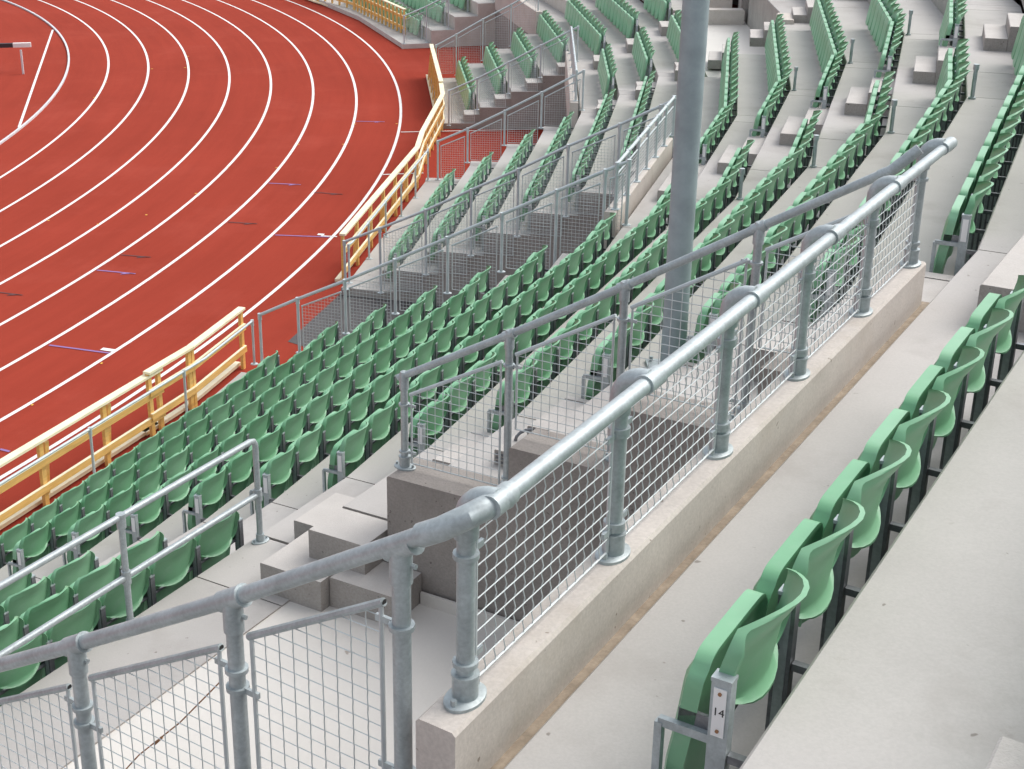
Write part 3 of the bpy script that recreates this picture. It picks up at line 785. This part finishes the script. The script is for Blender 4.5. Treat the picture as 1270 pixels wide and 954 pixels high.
for j in range(4, 14):
    if j < 9: segs.append((j, -28.53, -19.5, 'lo', 'block round tall pole'))
    if j == 9: segs.append((j, -28.4, -19.5, 'lo', 'block round tall pole'))
    if j == 10: segs.append((j, -34.52, -31.05, 'lo', 'foreground block')); segs.append((j, -28.4, -19.5, 'lo', 'block round tall pole'))
    if j >= 11: segs.append((j, -34.6, -31.05, 'lo', 'foreground block')); segs.append((j, -28.4, -19.5, 'lo', 'block round tall pole'))
    segs.append((j, -17.8, -9.2 if j > 5 else (-8.15 if j == 4 else -8.75), 'lo', 'block past stair blocks'))
    if j >= 6: segs.append((j, -7.8, 6.5, 'lo', 'farthest upper block'))
seats = []
for j, a0, a1, side, blk in segs:
    idx = j + 1
    st = stations(a0, a1); pts = [P(a, idx, ZT[j]) for a in st]
    cum = [0]
    for p, q in zip(pts, pts[1:]): cum.append(cum[-1] + (q - p).length)
    L = cum[-1]; n = int(L / PITCH + .15); 
    if n < 1: continue
    for k in range(n):
        u = PITCH * (k + .5) if side == 'lo' else L - PITCH * (k + .5)
        for s in range(len(pts) - 1):
            if cum[s] <= u <= cum[s + 1] + 1e-6: break
        d = (pts[s + 1] - pts[s]).normalized(); c = pts[s] + d * (u - cum[s])
        x = -d; y = Vector((-x.y, x.x, 0))
        mtx = Matrix(((x.x, y.x, 0, c.x), (x.y, y.y, 0, c.y), (0, 0, 1, c.z), (0, 0, 0, 1)))
        first = (k == 0); last = (k == n - 1)
        c = c + y * (.235 if j == 11 else .035); mtx.translation = c
        q = proj(c + UP * .5); q2 = proj(c + UP * .86)
        vis = q[2] > 1.0 and -25 < q[0] < (1650 if j == 11 else 1420) and -25 < q2[1] < 985 and (q2[1] < 1000)
        if not vis: continue
        seats.append(dict(j=j, k=k, n=n, M=mtx, near=(first if side == 'lo' else last), far=(last if side == 'lo' else first),
                          first=first, blk=blk, side=side, d=q[2], q=q2))
seats.sort(key=lambda s: s['d'])
GRP = 'green folding stadium seats in curved rows'
def rowname(s):
    j, blk = s['j'], s['blk']
    if blk == 'foreground block': return 'nearest row' if j == 10 else 'second nearest row'
    return '%s row from track' % ordn(j + 4)
def add_part(name, me, root):
    o = bpy.data.objects.new(name, me); col.objects.link(o); o.parent = root; return o
txt = None
NIND = 300
for s in seats[:NIND]:
    root = bpy.data.objects.new('stadium_seat', None); col.objects.link(root); root.matrix_world = s['M']; root.empty_display_size = .1
    frm = 'rail end' if s['side'] == 'hi' else ('numbered end post' if s['blk'] == 'foreground block' else 'nearer end')
    if s['blk'] == 'lower left block': frm = 'landing aisle'
    tag(root, '%s green seat from %s, %s, %s' % (ordn(s['k'] + 1), frm, rowname(s), s['blk']), 'seat', GRP)
    add_part('backrest', me_back, root); add_part('seat_pan', me_pan, root); add_part('hinge_bar', me_hinge, root); add_part('support_post', me_post, root)
    if s['near']:
        e = add_part('end_post', me_endpost, root); add_part('end_bracket', me_arm, root)
        pl = add_part('number_plate', me_plate, e)
        if s['blk'] == 'foreground block' and s['j'] == 10:
            cu = bpy.data.curves.new('numeral', 'FONT'); cu.body = '14'; cu.size = .034; cu.align_x = 'CENTER'; cu.align_y = 'CENTER'; cu.extrude = .0004
            tmp = bpy.data.objects.new('numeral_tmp', cu); col.objects.link(tmp)
            dg = bpy.context.evaluated_depsgraph_get(); me = bpy.data.meshes.new_from_object(tmp.evaluated_get(dg)); bpy.data.objects.remove(tmp)
            me.materials.clear(); me.materials.append(M['ink_bore'])
            # text stands upright on the +x face of the post
            me.transform(Matrix(((0, 0, 1, .2762), (1, 0, 0, -.145), (0, 1, 0, .507), (0, 0, 0, 1))))
            add_part('numeral', me, e)
            m = MB().use('rust')
            for zz in (.565, .448): m.tube([(.275, -.145, zz), (.279, -.145, zz)], .0055, 8)
            add_part('screw', m.mesh('screw'), e)
# the remaining, smaller seats as one mesh
rest = MB()
for s in seats[NIND:]:
    Mx = s['M']
    def tf(vf): return [Mx @ Vector(v) for v in vf[0]], vf[1]
    rest.use('green').add(*tf(backL)); rest.use('greenpan').add(*tf(panL))
    rest.use('darkgalv')
    def bx_(c, sx, sy, sz):
        mm = MB(); mm.box(c, X, Y, UP, sx, sy, sz); rest.add([Mx @ Vector(v) for v in mm.v], mm.f)
    rest.use('galv_far'); bx_((-.25, -.135, .31), .042, .055, .62)
    rest.use('darkgalv'); bx_((0, -.165, .42), .5, .026, .026); bx_((-.25, -.06, .36), .025, .11, .025)
    if s['near']: rest.use('galv'); bx_((.25, -.135, .31), .042, .055, .62); rest.use('plate'); bx_((.2735, -.135, .52), .004, .036, .15)
if rest.v:
    o = rest.build('stadium_seats', smooth=True, angle=50); tag(o, 'distant rows of small green stadium seats curving round the far stand', 'seats', kind='stuff')
print('SEATS', len(seats))

# ------------------------------------------------------------------ camera, light, world
cam = bpy.data.cameras.new('camera'); co = bpy.data.objects.new('camera', cam); col.objects.link(co)
co.location = (0, 0, H); co.rotation_euler = (math.pi / 2 - PIT, 0, 0)
cam.sensor_fit = 'HORIZONTAL'; cam.sensor_width = 36; cam.lens = F / 1270 * 36
cam.shift_x = (635 - PX) / 1270; cam.shift_y = (PY - 477) / 1270
cam.clip_start = .05; cam.clip_end = 600
scene.camera = co
SUN_EL, SUN_AZ = 50, 28      # azimuth measured from +X
w = bpy.data.worlds.new('World'); scene.world = w; w.use_nodes = True
nt = w.node_tree; bg = nt.nodes['Background']; sky = nt.nodes.new('ShaderNodeTexSky'); sky.sky_type = 'NISHITA'; sky.sun_disc = False
sky.sun_elevation = R(SUN_EL); sky.sun_rotation = R(90 - SUN_AZ); sky.dust_density = 3.0; sky.air_density = 1.0; sky.ozone_density = .6
hs = nt.nodes.new('ShaderNodeHueSaturation'); hs.inputs['Saturation'].default_value = .35
nt.links.new(sky.outputs[0], hs.inputs['Color']); nt.links.new(hs.outputs[0], bg.inputs[0]); bg.inputs[1].default_value = .15
sl_ = bpy.data.lights.new('sun', 'SUN'); sl_.energy = .85; sl_.angle = R(50); sl_.color = (1, .96, .90)
so = bpy.data.objects.new('sun', sl_); col.objects.link(so)
dv = Vector((math.cos(R(SUN_EL)) * math.cos(R(SUN_AZ)), math.cos(R(SUN_EL)) * math.sin(R(SUN_AZ)), math.sin(R(SUN_EL))))
so.rotation_euler = dv.to_track_quat('Z', 'Y').to_euler(); so.location = dv * 60
scene.view_settings.view_transform = 'Standard'; scene.view_settings.look = 'None'
scene.view_settings.exposure = .82; scene.view_settings.gamma = 1
scene.render.engine = 'CYCLES'
